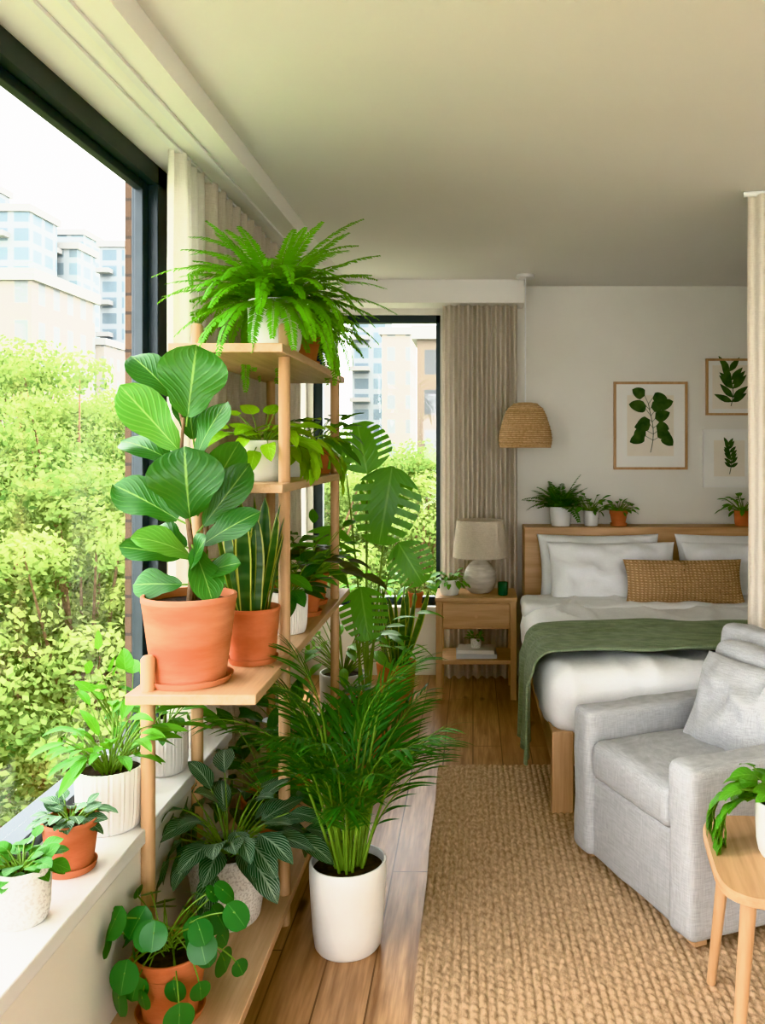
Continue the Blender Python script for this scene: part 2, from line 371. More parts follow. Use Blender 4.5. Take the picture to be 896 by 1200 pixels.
# ------------------------------------------------------------------ bed
def bed():
    root=bpy.data.objects.new('bed',None); S.collection.objects.link(root)
    x0,x1,y0,y1=.33,2.13,3.56,5.52
    b=MB()
    b.bx((x0,5.5,0.0),(x1+.02,5.73,1.02)); 
    b.build('headboard',[m_wx],parent=root,bevel=.006)
    b=MB(); b.bx((x0,y0+.04,.20),(x0+.035,y1,.335)); b.bx((x1-.035,y0+.04,.20),(x1,y1,.335)); b.build('side_rails',[m_wy],parent=root,bevel=.004)
    b=MB(); b.bx((x0+.04,y0+.01,.20),(x1-.04,y0+.05,.335)); b.build('foot_rail',[m_wx],parent=root,bevel=.004)
    b=MB()
    for x in(x0,x1-.09): b.bx((x,y0,0),(x+.09,y0+.08,.345))
    b.build('legs',[m_wz],parent=root,bevel=.005)
    b=MB(); b.soft(((x0+x1)/2,4.56,.44),(1.74,1.86,.24),.05,0,.12); b.build('mattress',[m_white],parent=root)
    b=MB(); b.soft(((x0+x1)/2,4.42,.457),(1.86,1.76,.285),.10,0,.025,.022,2.6,crown=.02,ridge=.02)
    b.soft(((x0+x1)/2,5.08,.585),(1.87,.42,.09),.04,0,.03,.014,4,crown=.008,ridge=.012)
    b.build('duvet',[m_white],parent=root,angle=180)
    b=MB()
    T=lambda ax,rz:Matrix.Rotation(rz,3,'Z')@Matrix.Rotation(ax,3,'X')
    b.pillow(.78,.46,.19,(.80,5.40,.76),T(-.30,.02),amp=.035); b.pillow(.78,.46,.19,(1.68,5.40,.76),T(-.30,-.02),amp=.035)
    b.pillow(.80,.42,.20,(.86,5.26,.75),T(-.42,.0),amp=.035); b.pillow(.80,.42,.20,(1.70,5.26,.75),T(-.42,0),amp=.035)
    b.build('pillows',[m_white],parent=root,angle=180)
    m,nt,out=newmat('woven_tan')
    w=N(nt,'ShaderNodeTexWave'); w.bands_direction='X'; w.inputs['Scale'].default_value=14; w.inputs['Distortion'].default_value=1.5; w.inputs['Detail Scale'].default_value=6
    w2=N(nt,'ShaderNodeTexWave'); w2.bands_direction='Z'; w2.inputs['Scale'].default_value=22; w2.inputs['Distortion'].default_value=2
    tc=N(nt,'ShaderNodeTexCoord'); nt.links.new(tc.outputs['Object'],w.inputs[0]); nt.links.new(tc.outputs['Object'],w2.inputs[0])
    f=MA(nt,'MULTIPLY',w.outputs[1],w2.outputs[1]); PR(nt,out,MIX(nt,f,(.44,.29,.165),(.76,.58,.39)),.9,0,BUMP(nt,f,.7,.01),.2)
    b=MB(); b.pillow(.70,.27,.16,(1.235,5.0,.745),T(-.35,0),amp=.02); b.build('lumbar_pillow',[m],parent=root,angle=180)
    b=MB(); xl,xr,zt=x0-.055,x1+.055,.618; path=[]
    for i in range(14): path.append((xl-.012+.0*i,.16+(zt-.08-.16)*i/14))
    for i in range(7):
        a=pi-pi/2*i/6; path.append((xl+.07+.082*math.cos(a),zt-.08+.08*math.sin(a)))
    for i in range(1,45): path.append((xl+.07+(xr-xl-.14)*i/45,zt+.02*math.sin(pi*i/45)))
    for i in range(7):
        a=pi/2-pi/2*i/6; path.append((xr-.07+.082*math.cos(a),zt-.08+.08*math.sin(a)))
    for i in range(1,14): path.append((xr+.012,zt-.08-(zt-.25)*i/14))
    nr=34; vs=[];fs=[];n=len(path)
    for j in range(nr+1):
        t=j/nr
        for i,(x,z) in enumerate(path):
            y=3.64+.58*t+.03*math.sin(x*2.2)+.02*noise.noise(V((x*3,z*3,t)))
            hang=max(0,(zt-.1-z)/.4)
            y+= .06*hang*(t-.5)*-1
            w=.012*noise.noise(V((x*3+z*2,y*9,1)))+.008*math.sin(t*26+x*2+noise.noise(V((x*2,0,0)))*2)
            if hang>0: x2=x-(w*1.0+.022*hang*math.sin(t*19))*(1 if x<1 else -1)-(.018 if x<1 else -.018); vs.append((x2,y,z))
            else: vs.append((x,y,z+w+.026))
    for j in range(nr):
        for i in range(n-1):
            k=j*n+i; fs.append((k,k+1,k+n+1,k+n))
    b.add(vs,fs); o=b.build('throw_blanket',[m_green],parent=root,angle=180)
    so=o.modifiers.new('s','SOLIDIFY'); so.thickness=.010; so.offset=1
bed()
# ------------------------------------------------------------------ nightstand + things
def nightstand():
    b=MB(); x0,x1,y0,y1=-.225,.265,5.17,5.53
    for x in(x0,x1-.038):
        for y in(y0,y1-.038): b.bx((x,y,0),(x+.038,y+.038,.60),1)
    b.bx((x0-.004,y0-.006,.598),(x1+.004,y1,.622),0)
    b.bx((x0+.02,y0+.012,.43),(x1-.02,y1-.01,.596),0)
    b.bx((x0+.042,y0+.002,.445),(x1-.042,y0+.014,.585),0)
    b.bx((x0+.02,y0+.01,.215),(x1-.02,y1-.01,.24),0)
    o=b.build('nightstand',[m_wx,m_wz],bevel=.003)
    kb=MB(); kb.tube([(.02,y0+.004,.515),(.02,y0-.012,.515),(.02,y0-.02,.515)],[.008,.008,.013],0,14); kb.build('knob',[m_wz],parent=o)
nightstand()
b=MB()
b.lathe([(.0005,0),(.06,0),(.085,.02),(.104,.08),(.10,.13),(.07,.18),(.035,.205),(.028,.215),(.028,.235),(.0005,.235)],mat=0)
b.tube([(0,0,.23),(0,0,.30)],.008,2,8)
b.lathe([(.172,.225),(.148,.455),(.145,.455),(.169,.225),(.172,.225)],mat=1,seg=56)
m_cer=simple('glazed_stoneware',(.46,.42,.37),(.66,.62,.56),.55,8,(1,1,5),bump=.5,bscale=25)
b.build('table_lamp',[m_cer,m_shade,m_alu],(.045,5.37,.622))
mgg,nt,out=newmat('green_glass'); p=PR(nt,out,(.05,.16,.09),.1); p.inputs['Transmission Weight'].default_value=.4
b=MB(); b.lathe([(.0005,0),(.028,0),(.032,.01),(.033,.08),(.030,.08),(.028,.012),(.0005,.012)],mat=0,seg=24); b.build('glass_tumbler',[mgg],(.185,5.27,.622))
b=MB()
m_pg=simple('paper',(.8,.78,.72),(.7,.68,.62),.8,4,(1,1,200)); m_bk1=simple('book_cover_grey',(.55,.57,.6)); m_bk2=simple('book_cover_white',(.78,.77,.74))
for k,(w,d,h,z,mi,rz) in enumerate([(.25,.18,.028,0,1,.03),(.23,.17,.022,.028,2,-.05)]):
    M=Matrix.Rotation(rz,3,'Z')
    b.box((0,0,z+h/2),(w-.008,d-.006,h-.006),0,M)
    b.box((0,0,z+.0015),(w,d,.003),mi,M); b.box((0,0,z+h-.0015),(w,d,.003),mi,M); b.box(M@V((0,-d/2,0))+V((0,0,z+h/2)),(w,.003,h),mi,M)
b.build('stack_of_books',[m_pg,m_bk1,m_bk2],(.02,5.31,.24))
def pendant():
    b=MB(); prof=[(.045,.28),(.075,.272),(.108,.245),(.128,.205),(.135,.185),(.152,.13),(.163,.08),(.165,.04),(.158,.0)]
    b.lathe([(.0005,.283)]+prof+[(.150,.002),(.157,.04),(.155,.08),(.145,.13),(.12,.19),(.09,.235),(.04,.272)],mat=0,seg=96,ribs=48,amp=.03)
    for r,z in prof[1:]+[(.144,.157),(.158,.105),(.166,.06),(.163,.02),(.119,.225)]:
        b.tube([(r*1.012*math.cos(a*pi/24),r*1.012*math.sin(a*pi/24),z) for a in range(49)],.0035,0,5)
    b.tube([(0,0,.28),(0,0,ZC-1.535)],.004,1,6)
    b.lathe([(.0005,0),(.055,0),(.06,-.02),(.0005,-.022)],(0,0,ZC-1.535),24,2)
    m,nt,out=newmat('rattan'); w=N(nt,'ShaderNodeTexWave'); w.bands_direction='Z'; w.inputs['Scale'].default_value=24; w.inputs['Distortion'].default_value=1
    tc=N(nt,'ShaderNodeTexCoord'); nt.links.new(tc.outputs['Object'],w.inputs[0]); n=NOI(nt,(1,1,1),60)
    PR(nt,out,MIX(nt,MA(nt,'MULTIPLY',w.outputs[1],CON(nt,n,.2,.7)),(.50,.33,.18),(.84,.66,.44)),.7,0,BUMP(nt,w.outputs[1],.6,.006))
    b.build('pendant_lamp',[m,m_sill,m_sill],(.33,5.38,1.535))
pendant()
m_print=simple('print_paper',(.80,.75,.65),(.83,.78,.69),.85,5); m_matb=simple('mat_board',(.84,.83,.79))
L_pr=simple('print_leaf_ink',(.03,.07,.025),(.08,.14,.05),.85,20)
def picture(name,x0,x1,z0,z1,fw,matb,fmat,seed):
    b=MB(); rr=random.Random(seed+4); w=x1-x0;h=z1-z0
    X0,X1,Z0,Z1=0-w/2,w/2,-h/2,h/2
    b.bx((X0,-.025,Z1-fw),(X1,0,Z1),0);b.bx((X0,-.025,Z0),(X1,0,Z0+fw),0)
    b.bx((X0,-.025,Z0+fw),(X0+fw,0,Z1-fw),0);b.bx((X1-fw,-.025,Z0+fw),(X1,0,Z1-fw),0)
    b.bx((X0+fw,-.012,Z0+fw),(X1-fw,-.002,Z1-fw),1)
    b.bx((X0+fw+matb,-.014,Z0+fw+matb),(X1-fw-matb,-.011,Z1-fw-matb),2)
    iw=w-2*fw-2*matb; ih=h-2*fw-2*matb
    pts=[V((.06*iw*math.sin(t*4),-.016,-ih*.44+ih*.8*t)) for t in [i/8 for i in range(9)]]
    b.tube(pts,.002,3,4)
    if seed==1: spec=[(i/8,s,iw*.32,.78) for i in range(2,9) for s in(-1,1)]; shp='heart'
    elif seed==2: spec=[(i/6,s,iw*.50,.34) for i in range(1,7) for s in(-1,1)]; shp='lance'
    else: spec=[(i/10,s,iw*.30,.35) for i in range(3,11) for s in(-1,1)]; shp='ovate'
    for k,(t,s,L,wd) in enumerate(spec):
        p=pts[min(8,int(t*8))]; a=(1.15-.6*t)*s*rr.uniform(.8,1.2)
        d=V((math.sin(a),0,math.cos(a))).normalized(); st=0
        if seed==1:
            st=rr.uniform(.05,.26)*iw; q=p+d*st; b.tube([p,q],.0013,3,4); d=V((math.sin(a*1.5),0,math.cos(a*1.9)+rr.uniform(-.6,.1))).normalized()
        else: q=p
        b.leaf(q+V((0,-.0002*k,0)),d,V((0,-1,0)),L*rr.uniform(.85,1.1),L*wd,shp,0,0,3,6,2)
    b.build(name,[fmat,m_matb,m_print,L_pr],((x0+x1)/2,YB-.001,(z0+z1)/2))
picture('framed_botanical_print',.945,1.44,1.385,1.975,.016,.075,m_wz,1)
picture('framed_botanical_print.001',1.565,1.90,1.75,2.13,.014,.03,m_wz,2)
picture('framed_botanical_print.002',1.545,1.90,1.265,1.655,.014,.06,m_trim,3)
# ------------------------------------------------------------------ armchair
def armchair():
    b=MB(); W=.73;D=.78
    b.soft((0,-.0,.17),(W-.03,D-.02,.30),.02,0,.05,.004,6)
    for sx in(-1,1): b.soft((sx*(W/2-.06),-.015,.29),(.125,D,.53),.03,0,.03,.005,7)
    Mb=Matrix.Rotation(-.14,3,'X')
    b.soft((0,.31,.44),(W-.01,.18,.73),.04,0,.03,.006,6,Mb)
    b.soft((0,-.075,.385),(.48,.65,.145),.04,0,.03,.007,7,crown=.018)
    b.soft((0,.185,.60),(.48,.15,.36),.05,0,.03,.009,7,Matrix.Rotation(-.16,3,'X'))
    M=Matrix.Rotation(.12,3,'Z')@Matrix.Rotation(-.42,3,'X')
    b.pillow(.46,.35,.15,(.05,.045,.59),M,0,amp=.02)
    for sx in(-1,1):
        for y in(-.34,.32): b.bx((sx*.31-.022,y-.022,-.0),(sx*.31+.022,y+.022,.06),1)
    b.build('armchair',[m_chair,m_wz],(.885,3.035,.0125),math.radians(-68),angle=60)
armchair()
def sidetable():
    b=MB(); n=40;w=.24;vs=[]
    def sq(s,z):
        o=[]
        for i in range(n):
            a=2*pi*i/n; c,d=math.cos(a),math.sin(a); e=.42
            o.append((s*math.copysign(abs(c)**e,c),s*math.copysign(abs(d)**e,d),z))
        return o
    rings=[sq(w-.012,.44),sq(w,.448),sq(w,.462),sq(w-.006,.468)]
    for r in rings: vs+=r
    fs=[]
    for k in range(3):
        for i in range(n): j=(i+1)%n; fs.append((k*n+i,k*n+j,(k+1)*n+j,(k+1)*n+i))
    fs.append(tuple(range(n))[::-1]); fs.append(tuple(range(3*n,4*n)))
    b.add(vs,fs,0)
    for sx in(-1,1):
        for sy in(-1,1):
            b.tube([(sx*.205,sy*.205,0),(sx*.165,sy*.165,.445)],[.013,.02],1,12)
    b.build('side_table',[m_wy,m_wz],(.85,2.19,.0125),math.radians(-8))
sidetable()
def rug():
    import numpy as np
    x0,x1,y0,y1=-.165,2.0,.9,4.1; p=.026; q=.030
    nx=int((x1-x0)/p*6); ny=int((y1-y0)/q*5)
    xs=np.linspace(x0,x1,nx+1); ys=np.linspace(y0,y1,ny+1)
    Xg,Yg=np.meshgrid(xs,ys,indexing='ij')
    rs=np.random.RandomState(3); row=np.floor((Xg-x0)/p+1e-6).astype(int); off=rs.rand(row.max()+2)
    u=(Xg-x0)/p; fu=u-np.floor(u+1e-6); fu=np.clip(fu,0,1)
    v=(Yg/q+off[row]*.3+(row%2)*.5)+ (fu-.5)*.7
    h=.008*np.sin(pi*fu)**.7*(.40+.60*np.abs(np.sin(pi*v)))
    Z=.003+h+rs.rand(*h.shape)*.0012
    Xg=Xg+.002*np.sin(Yg*9+row)
    co=np.stack([Xg,Yg,Z],-1).reshape(-1,3)
    i=np.arange(nx)[:,None]*(ny+1)+np.arange(ny)[None,:]
    f=np.stack([i,i+ny+1,i+ny+2,i+1],-1).reshape(-1,4)
    me=bpy.data.meshes.new('jute_rug'); me.vertices.add(len(co)); me.vertices.foreach_set('co',co.ravel().astype('f'))
    me.loops.add(f.size); me.loops.foreach_set('vertex_index',f.ravel().astype('i'))
    me.polygons.add(len(f)); me.polygons.foreach_set('loop_start',(np.arange(len(f))*4).astype('i')); me.polygons.foreach_set('loop_total',np.full(len(f),4,'i'))
    me.update(calc_edges=True); me.validate()
    m,nt,out=newmat('jute')
    a=NOI(nt,(60,25,1),1.3,3); c=NOI(nt,(300,300,1),1,2)
    col=MIX(nt,CON(nt,a,.3,.7),(.34,.235,.145),(.66,.50,.345)); col=MIX(nt,MA(nt,'MULTIPLY',CON(nt,c,.4,.7),.35),col,(.76,.63,.47))
    PR(nt,out,col,.95,0,BUMP(nt,c,.5,.002),.1)
    me.materials.append(m); me.polygons.foreach_set('use_smooth',[True]*len(me.polygons))
    o=bpy.data.objects.new('jute_rug',me); S.collection.objects.link(o)
rug()
def shelf():
    b=MB(); xl,xr=-.93,-.58
    def board(z,y0,y1): b.bx((xl,y0,z-.028),(xr,y1,z),0)
    board(.10,1.85,3.95); board(.87,2.28,4.02); board(1.42,2.60,3.86); board(1.85,2.60,3.86)
    def post(x,y,z1,z0=0): b.lathe([(.0005,z0),(.019,z0),(.019,z1-.01),(.012,z1),(.0005,z1)],(x,y,0),18,1)
    post(-.885,2.325,.965); 
    for x in(-.885,-.605):
        post(x,2.74,1.93); post(x,3.74,1.93)
    post(-.885,1.93,.16);post(-.605,1.93,.16)
    b.build('plant_shelf',[m_sx,m_sz],bevel=.003)
shelf()
# ------------------------------------------------------------------ plants
def pot_tc(b,r,h,saucer=True,rim=True,bot=.70):
    if saucer: b.lathe([(.0005,0),(r*.85,0),(r*.93,.018),(r*.89,.018),(r*.84,.007),(.0005,.007)],mat=0)
    if rim: pr=[(.0005,.007),(r*bot,.007),(r*(bot+.22),h*.76),(r*.98,h*.78),(r,h*.80),(r,h*.99),(r*.98,h),(r*.92,h),(r*.89,h*.85)]
    else: pr=[(.0005,.007),(r*bot,.007),(r*(bot+.01),.012),(r*.985,h*.93),(r,h*.94),(r*1.0,h*.99),(r*.985,h),(r*.93,h),(r*.90,h*.85)]
    b.lathe(pr,mat=0); b.lathe([(r*.905,h*.9),(r*.5,h*.915),(.0005,h*.92)],mat=1); return h*.91
def pot_cyl(b,r,h,ribs=0,tap=.9):
    b.lathe([(.0005,0),(r*tap*.93,0),(r*tap,.01),(r*(tap+.06),h*.25),(r,h*.8),(r,h*.985),(r*.98,h),(r*.93,h),(r*.91,h*.85)],mat=0,seg=96 if ribs else 44,ribs=ribs,amp=.035 if ribs else 0)
    b.lathe([(r*.925,h*.9),(r*.5,h*.915),(.0005,h*.92)],mat=1); return h*.91
def dirv(az,el): return V((math.cos(az)*math.cos(el),math.sin(az)*math.cos(el),math.sin(el)))
def bush(b,z,n,stem,leafL,W,shape='ovate',el=(.5,1.4),droop=.5,curl=.7,r0=.03,fold=.15,sweep=0,wave=.02,mat=2,smat=3,per=1,nl=8,tilt=.5,sr=.0022):
    for i in range(n):
        az=i*2.4+R.uniform(-.3,.3); e=el[0]+(el[1]-el[0])*((i+.5)/n)*R.uniform(.85,1.12); e=min(e,1.5)
        L=R.uniform(*stem); o=V((math.cos(az)*r0*R.random(),math.sin(az)*r0*R.random(),z))
        pts,ds=b.arc(o,dirv(az,e),L,droop*R.uniform(.6,1.3),6)
        b.tube(pts,[sr*1.2,sr*1.1,sr,sr,sr*.9,sr*.8,sr*.7],smat,5)
        p=pts[6]; d=(ds[6]-V((0,0,tilt*R.random()))).normalized()
        up=V((R.uniform(-.3,.3),R.uniform(-.5,.1),1))
        l=R.uniform(*leafL); b.leaf(p,d,up,l,l*W*R.uniform(.9,1.1),shape,curl*R.uniform(.5,1.3),fold,mat,nl,4,wave,sweep)
def swords(b,z,n,L,W,r0,lean=.22):
    for i in range(n):
        az=i*2.4; rr=r0*math.sqrt((i+.3)/n); l=R.uniform(*L); e=pi/2-lean*R.uniform(.2,1.3)
        o=V((math.cos(az)*rr,math.sin(az)*rr,z-.01)); a2=R.random()*6.3
        d=dirv(az,e); b.leaf(o,d,V((math.cos(a2),math.sin(a2)-.6,0)),l,W*R.uniform(.8,1.1),'sword',R.uniform(-.15,.25),.25,2,10,4)
def ferny(b,z,n,L,droop,ll,lw,np,el=(.1,1.45),r0=.03):
    for i in range(n):
        az=i*2.4+R.uniform(-.3,.3); e=min(el[0]+(el[1]-el[0])*(i+.5)/n,1.5)
        o=V((math.cos(az)*r0*R.random(),math.sin(az)*r0*R.random(),z))
        b.frond(o,dirv(az,e),R.uniform(*L),droop*R.uniform(.45,1.25),np,ll,lw,sr=.0016,ang=1.35,prof=lambda t:(min(1,t*4)*(1-t)**.55+.1),curl=.3,jit=.12)
def trail(b,z,r,n,L,leafL,W,mat=2,smat=3,azr=(0,6.28)):
    for i in range(n):
        az=R.uniform(*azr); o=V((math.cos(az)*r*.5,math.sin(az)*r*.5,z)); l=R.uniform(*L)
        pts,ds=b.arc(o,dirv(az,R.uniform(.5,1.1)),l,2.6,12); b.tube(pts,.002,smat,5)
        for k in range(2,13):
            d=(Matrix.Rotation(R.choice((-1,1))*R.uniform(.4,1.1),3,'Z')@ds[k]); d=(d+V((0,-.2,.15))+.4*dirv(az,0)).normalized()
            q=R.uniform(*leafL); b.leaf(pts[k],d,dirv(az,.9),q,q*W,'heart',.6,.15,mat,7,4,.02,-.3)
def plant(name,b,mats,x,y,z):
    # leaves rest against the glass, curtain or wall instead of passing through it
    out=[]
    for vx,vy,vz in b.v:
        X,Y=vx+x,vy+y
        if Y>5.3: lim=-1.10
        elif Y>2.82: lim=-.945-.01*math.sin(Y*60)
        else: lim=-1.118
        if Y<3.16 and z+vz<ZS-.01: lim=-.88
        if X<lim: X=lim
        if Y>YB-.03: Y=YB-.03
        out.append((X-x,Y-y,vz))
    b.v=out
    return b.build(name,mats,(x,y,z+.0005))
def MT(pot,leaf,*more): return [pot,m_soil,leaf,m_stem]+list(more)
def fig():
    b=MB(); R.seed(11); h=.245; pot_tc(b,.131,h,True,False,.76)
    s=.00242; ox,oz=221,697
    P=lambda px,py,dy=0: V(((px-ox)*s,dy,h+(oz-py)*s))
    b.tube([P(221,712),P(224,660,.01),P(218,600,0),P(212,540,-.01),P(214,490,0)],[.011,.009,.008,.006,.004],5,8)
    b.tube([P(223,712,.02),P(235,655,.03),P(236,600,.05),P(228,545,.05)],[.008,.006,.005,.004],5,7)
    b.tube([P(214,500,0),P(205,470,.01),P(207,455,.01)],[.005,.004,.003],5,6)
    L=[(206,470,148,410,40,.0,2),(218,494,233,411,74,-.03,2),(212,532,152,462,50,-.08,4),(228,538,254,468,36,.03,2),(222,612,226,537,80,-.10,2),
       (206,545,136,508,42,.02,2),(212,612,132,570,46,-.02,2),(230,622,288,552,40,.05,2),(232,642,298,603,34,-.02,2),(216,645,160,620,36,.06,2),(214,655,152,640,36,-.06,2),
       (216,686,154,688,34,-.02,2),(226,655,186,618,46,-.12,4),(226,680,276,655,32,-.06,2),(222,676,240,632,40,-.1,2),(214,575,182,548,34,.1,2),(222,520,200,445,40,.10,2),
       (230,600,268,520,44,.12,2),(218,560,160,600,40,.14,2),(224,640,260,690,36,-.10,2),(220,600,262,575,40,.12,2)]
    for x0,y0,x1,y1,w,dy,mt in L:
        a=P(x0,y0,.0 if dy<=.04 else .03); c=P(x1,y1,dy); d=c-a
        st=a+d*.06; b.tube([a-d*.08,st],.003,3,5)
        b.leaf(st,d.normalized()+V((0,0,.12)),V((R.uniform(-.6,.6),-1,R.uniform(.3,1.2))),d.length,w*s*1.08,'fiddle',R.uniform(.25,.7),.14,mt,12,6,.05)
    plant('fiddle_leaf_fig',b,[m_tcp,m_soil,L_fig,m_stem,L_figb,m_bark],-.805,2.425,.87)
fig()
R.seed(3)
b=MB(); z=pot_cyl(b,.09,.165); ferny(b,z,125,(.27,.42),1.7,.040,.0095,42,(.1,1.5)); plant('boston_fern',b,MT(m_wp,L_fern),-.655,2.83,1.85)
b=MB(); z=pot_tc(b,.075,.13); ferny(b,z,44,(.20,.34),1.7,.04,.011,28); plant('boston_fern',b,MT(m_tc,L_fern),-.67,3.35,1.85)
b=MB(); z=pot_tc(b,.083,.17,rim=False,bot=.82); swords(b,z,16,(.24,.37),.052,.055); plant('snake_plant',b,MT(m_tc,L_snk),-.68,2.64,.87)
R.seed(5)
b=MB(); z=pot_cyl(b,.085,.135); bush(b,z,40,(.05,.15),(.065,.105),.66,'heart',(.2,1.45),.7,.6,sweep=-.3); trail(b,z,.08,4,(.12,.22),(.05,.08),.65,azr=(-.6,1.5)); plant('golden_pothos',b,MT(m_wp,L_lime),-.70,2.86,1.42)
b=MB(); z=pot_cyl(b,.075,.12); bush(b,z,34,(.06,.15),(.065,.10),.64,'heart',(.1,1.4),.8,.6,sweep=-.3); trail(b,z,.08,6,(.15,.28),(.05,.08),.65); plant('golden_pothos',b,MT(m_wp,L_lime),-.68,3.28,1.42)
b=MB(); z=pot_tc(b,.075,.12); bush(b,z,30,(.08,.2),(.08,.12),.6,'heart',(.3,1.4),.7,.6,sweep=-.3); plant('philodendron',b,MT(m_tc,L_mid),-.68,3.66,1.42)
R.seed(8)
b=MB(); z=pot_cyl(b,.072,.15,48); bush(b,z,26,(.05,.14),(.08,.11),.5,'ovate',(.5,1.45),.6,.6); plant('rubber_plant',b,MT(m_wp,L_dark),-.665,3.06,.87)
b=MB(); z=pot_tc(b,.078,.14); bush(b,z,26,(.08,.22),(.09,.13),.5,'ovate',(.5,1.45),.6,.6); plant('rubber_plant',b,MT(m_tc,L_purp),-.67,3.38,.87)
b=MB(); z=pot_tc(b,.07,.13); bush(b,z,22,(.08,.26),(.08,.12),.5,'ovate',(.6,1.45),.6,.6); plant('peace_lily',b,MT(m_tc,L_mid),-.68,3.62,.87)
b=MB(); z=pot_cyl(b,.075,.13); bush(b,z,26,(.1,.26),(.08,.13),.4,'ovate',(.6,1.45),.6,.6); plant('aglaonema',b,MT(m_gp,L_mid),-.83,3.08,.87)
b=MB(); z=pot_tc(b,.075,.13); bush(b,z,26,(.1,.3),(.08,.13),.4,'ovate',(.6,1.45),.6,.6); plant('aglaonema',b,MT(m_tc,L_mid),-.83,3.48,.87)
R.seed(21)
def pilea():
    b=MB(); z=pot_tc(b,.092,.165,True,True,.72)
    for i in range(52):
        az=i*2.4+R.uniform(-.3,.3); e=R.uniform(.15,1.4); L=R.uniform(.09,.21)
        pts,ds=b.arc(V((R.uniform(-.02,.02),R.uniform(-.02,.02),z+R.random()*.05)),dirv(az,e),L,.9 if e>.5 else 1.3,6); b.tube(pts,.0018,3,5)
        q=R.uniform(.045,.08); n=(ds[-1]*.6+V((R.uniform(-.4,.4),-.35,.55))).normalized(); dn=(V((0,0,-1))+.5*dirv(az,0)).normalized()
        dn=(dn-n*dn.dot(n)).normalized(); b.leaf(pts[-1]-dn*q*.4,dn,n,q,q*.98,'round',.25,-.08,2,10,6)
    plant('pilea_plant',b,MT(m_tc,L_pil),-.765,2.16,.10)
pilea()
b=MB(); z=pot_cyl(b,.12,.215,0,.8); bush(b,z,62,(.08,.23),(.12,.175),.46,'ovate',(.6,1.5),.65,.7,.05,wave=.03,nl=10,tilt=.6); plant('calathea',b,MT(m_gp,L_cal),-.745,2.60,.10)
b=MB(); z=pot_tc(b,.10,.17); bush(b,z,34,(.12,.3),(.10,.16),.45,'ovate',(.5,1.4),.6,.6); plant('zz_plant',b,MT(m_tc,L_dark),-.74,3.1,.10)
b=MB(); z=pot_tc(b,.095,.17); bush(b,z,34,(.12,.32),(.10,.16),.45,'ovate',(.5,1.4),.6,.6); plant('zz_plant',b,MT(m_tc,L_dark),-.75,3.55,.10)
def palm():
    R.seed(31); b=MB(); z=pot_cyl(b,.118,.262,0,.86)
    for i in range(42):
        az=i*2.4+R.uniform(-.2,.2); t=(i+.5)/42; e=1.26+.28*t; o=V((math.cos(az)*.05*R.random(),math.sin(az)*.05*R.random(),z-.01))
        L=R.uniform(.14,.42)*(.8+.35*t); pts,ds=b.arc(o,dirv(az,e),L,.08,4); b.tube(pts,[.005,.0048,.0045,.004,.003],3,6)
        b.frond(pts[-1],ds[-1],R.uniform(.22,.33),R.uniform(.5,1.15),13,R.uniform(.13,.185),.0100,ang=.68,start=.0,sr=.0026,curl=.55,nl=5,prof=lambda t:.5+.5*math.sin(pi*min(1,t*.85+.1)),jit=.12)
    plant('parlor_palm',b,MT(m_wp,L_palm),-.385,2.63,0)
palm()
def monstera():
    R.seed(41); b=MB(); z=pot_tc(b,.15,.27)
    def lf(base,tip,w,nrm=(0,-1,.35)):
        a=V(base);c=V(tip); o=V((R.uniform(-.03,.03),R.uniform(-.03,.03),z))
        mid=o.lerp(a,.5)+V((0,0,.12)); pts=[o.lerp(mid,t).lerp(mid.lerp(a,t),t) for t in [k/8 for k in range(9)]]; b.tube(pts,[.007-.0005*k for k in range(9)],3,6)
        d=c-a; b.leaf(a,d,V(nrm),d.length,w,'mon',.35,.06,2,47,12,0,.22,True)
    lf((.15,-.05,1.44),(.10,-.14,1.06),.34,(.25,-1,.35))
    lf((.02,.0,1.40),(-.03,-.02,1.66),.30,(0,-1,.5))
    lf((.17,.05,1.05),(.30,.0,.85),.24)
    lf((-.12,-.1,1.15),(-.2,-.2,.90),.28)
    lf((.0,.1,1.2),(.2,.2,1.42),.26)
    lf((.0,-.1,.85),(.05,-.22,.62),.24)
    lf((-.1,.1,1.4),(-.3,.15,1.55),.28)
    plant('monstera',b,MT(m_tc,L_mon),-.55,4.28,0)
monstera()
R.seed(51)
b=MB(); z=pot_tc(b,.12,.25,False,False,.8); swords(b,z,13,(.34,.52),.055,.06,.28); plant('sansevieria',b,MT(m_tc,L_snk),-.46,5.12,0)
b=MB(); z=pot_cyl(b,.13,.26); bush(b,z,50,(.2,.55),(.12,.18),.36,'ovate',(.7,1.45),.6,.7,sr=.003); plant('spathiphyllum',b,MT(m_wp,L_bri),-.74,4.85,0)
b=MB(); z=pot_tc(b,.055,.10); bush(b,z,16,(.04,.16),(.12,.2),.22,'lance',(.5,1.45),.5,.8); plant('dracaena',b,MT(m_tc,L_mid),-.385,5.69,ZS-.03)
b=MB(); z=pot_cyl(b,.06,.10); bush(b,z,18,(.05,.16),(.1,.16),.3,'lance',(.5,1.45),.5,.8); plant('dracaena',b,MT(m_wp,L_bri),-.66,5.68,ZS-.03)
R.seed(61)
b=MB(); z=pot_cyl(b,.060,.12,0,.9); bush(b,z,44,(.015,.055),(.03,.05),.8,'ovate',(.5,1.5),.7,.5); plant('watermelon_peperomia',b,MT(m_gp,L_mid),-.985,1.865,ZS)
b=MB(); z=pot_tc(b,.066,.125,True,False,.78); bush(b,z,40,(.015,.06),(.035,.06),.6,'ovate',(.5,1.5),.6,.5); plant('fittonia',b,MT(m_tc,L_fit),-.985,2.09,ZS)
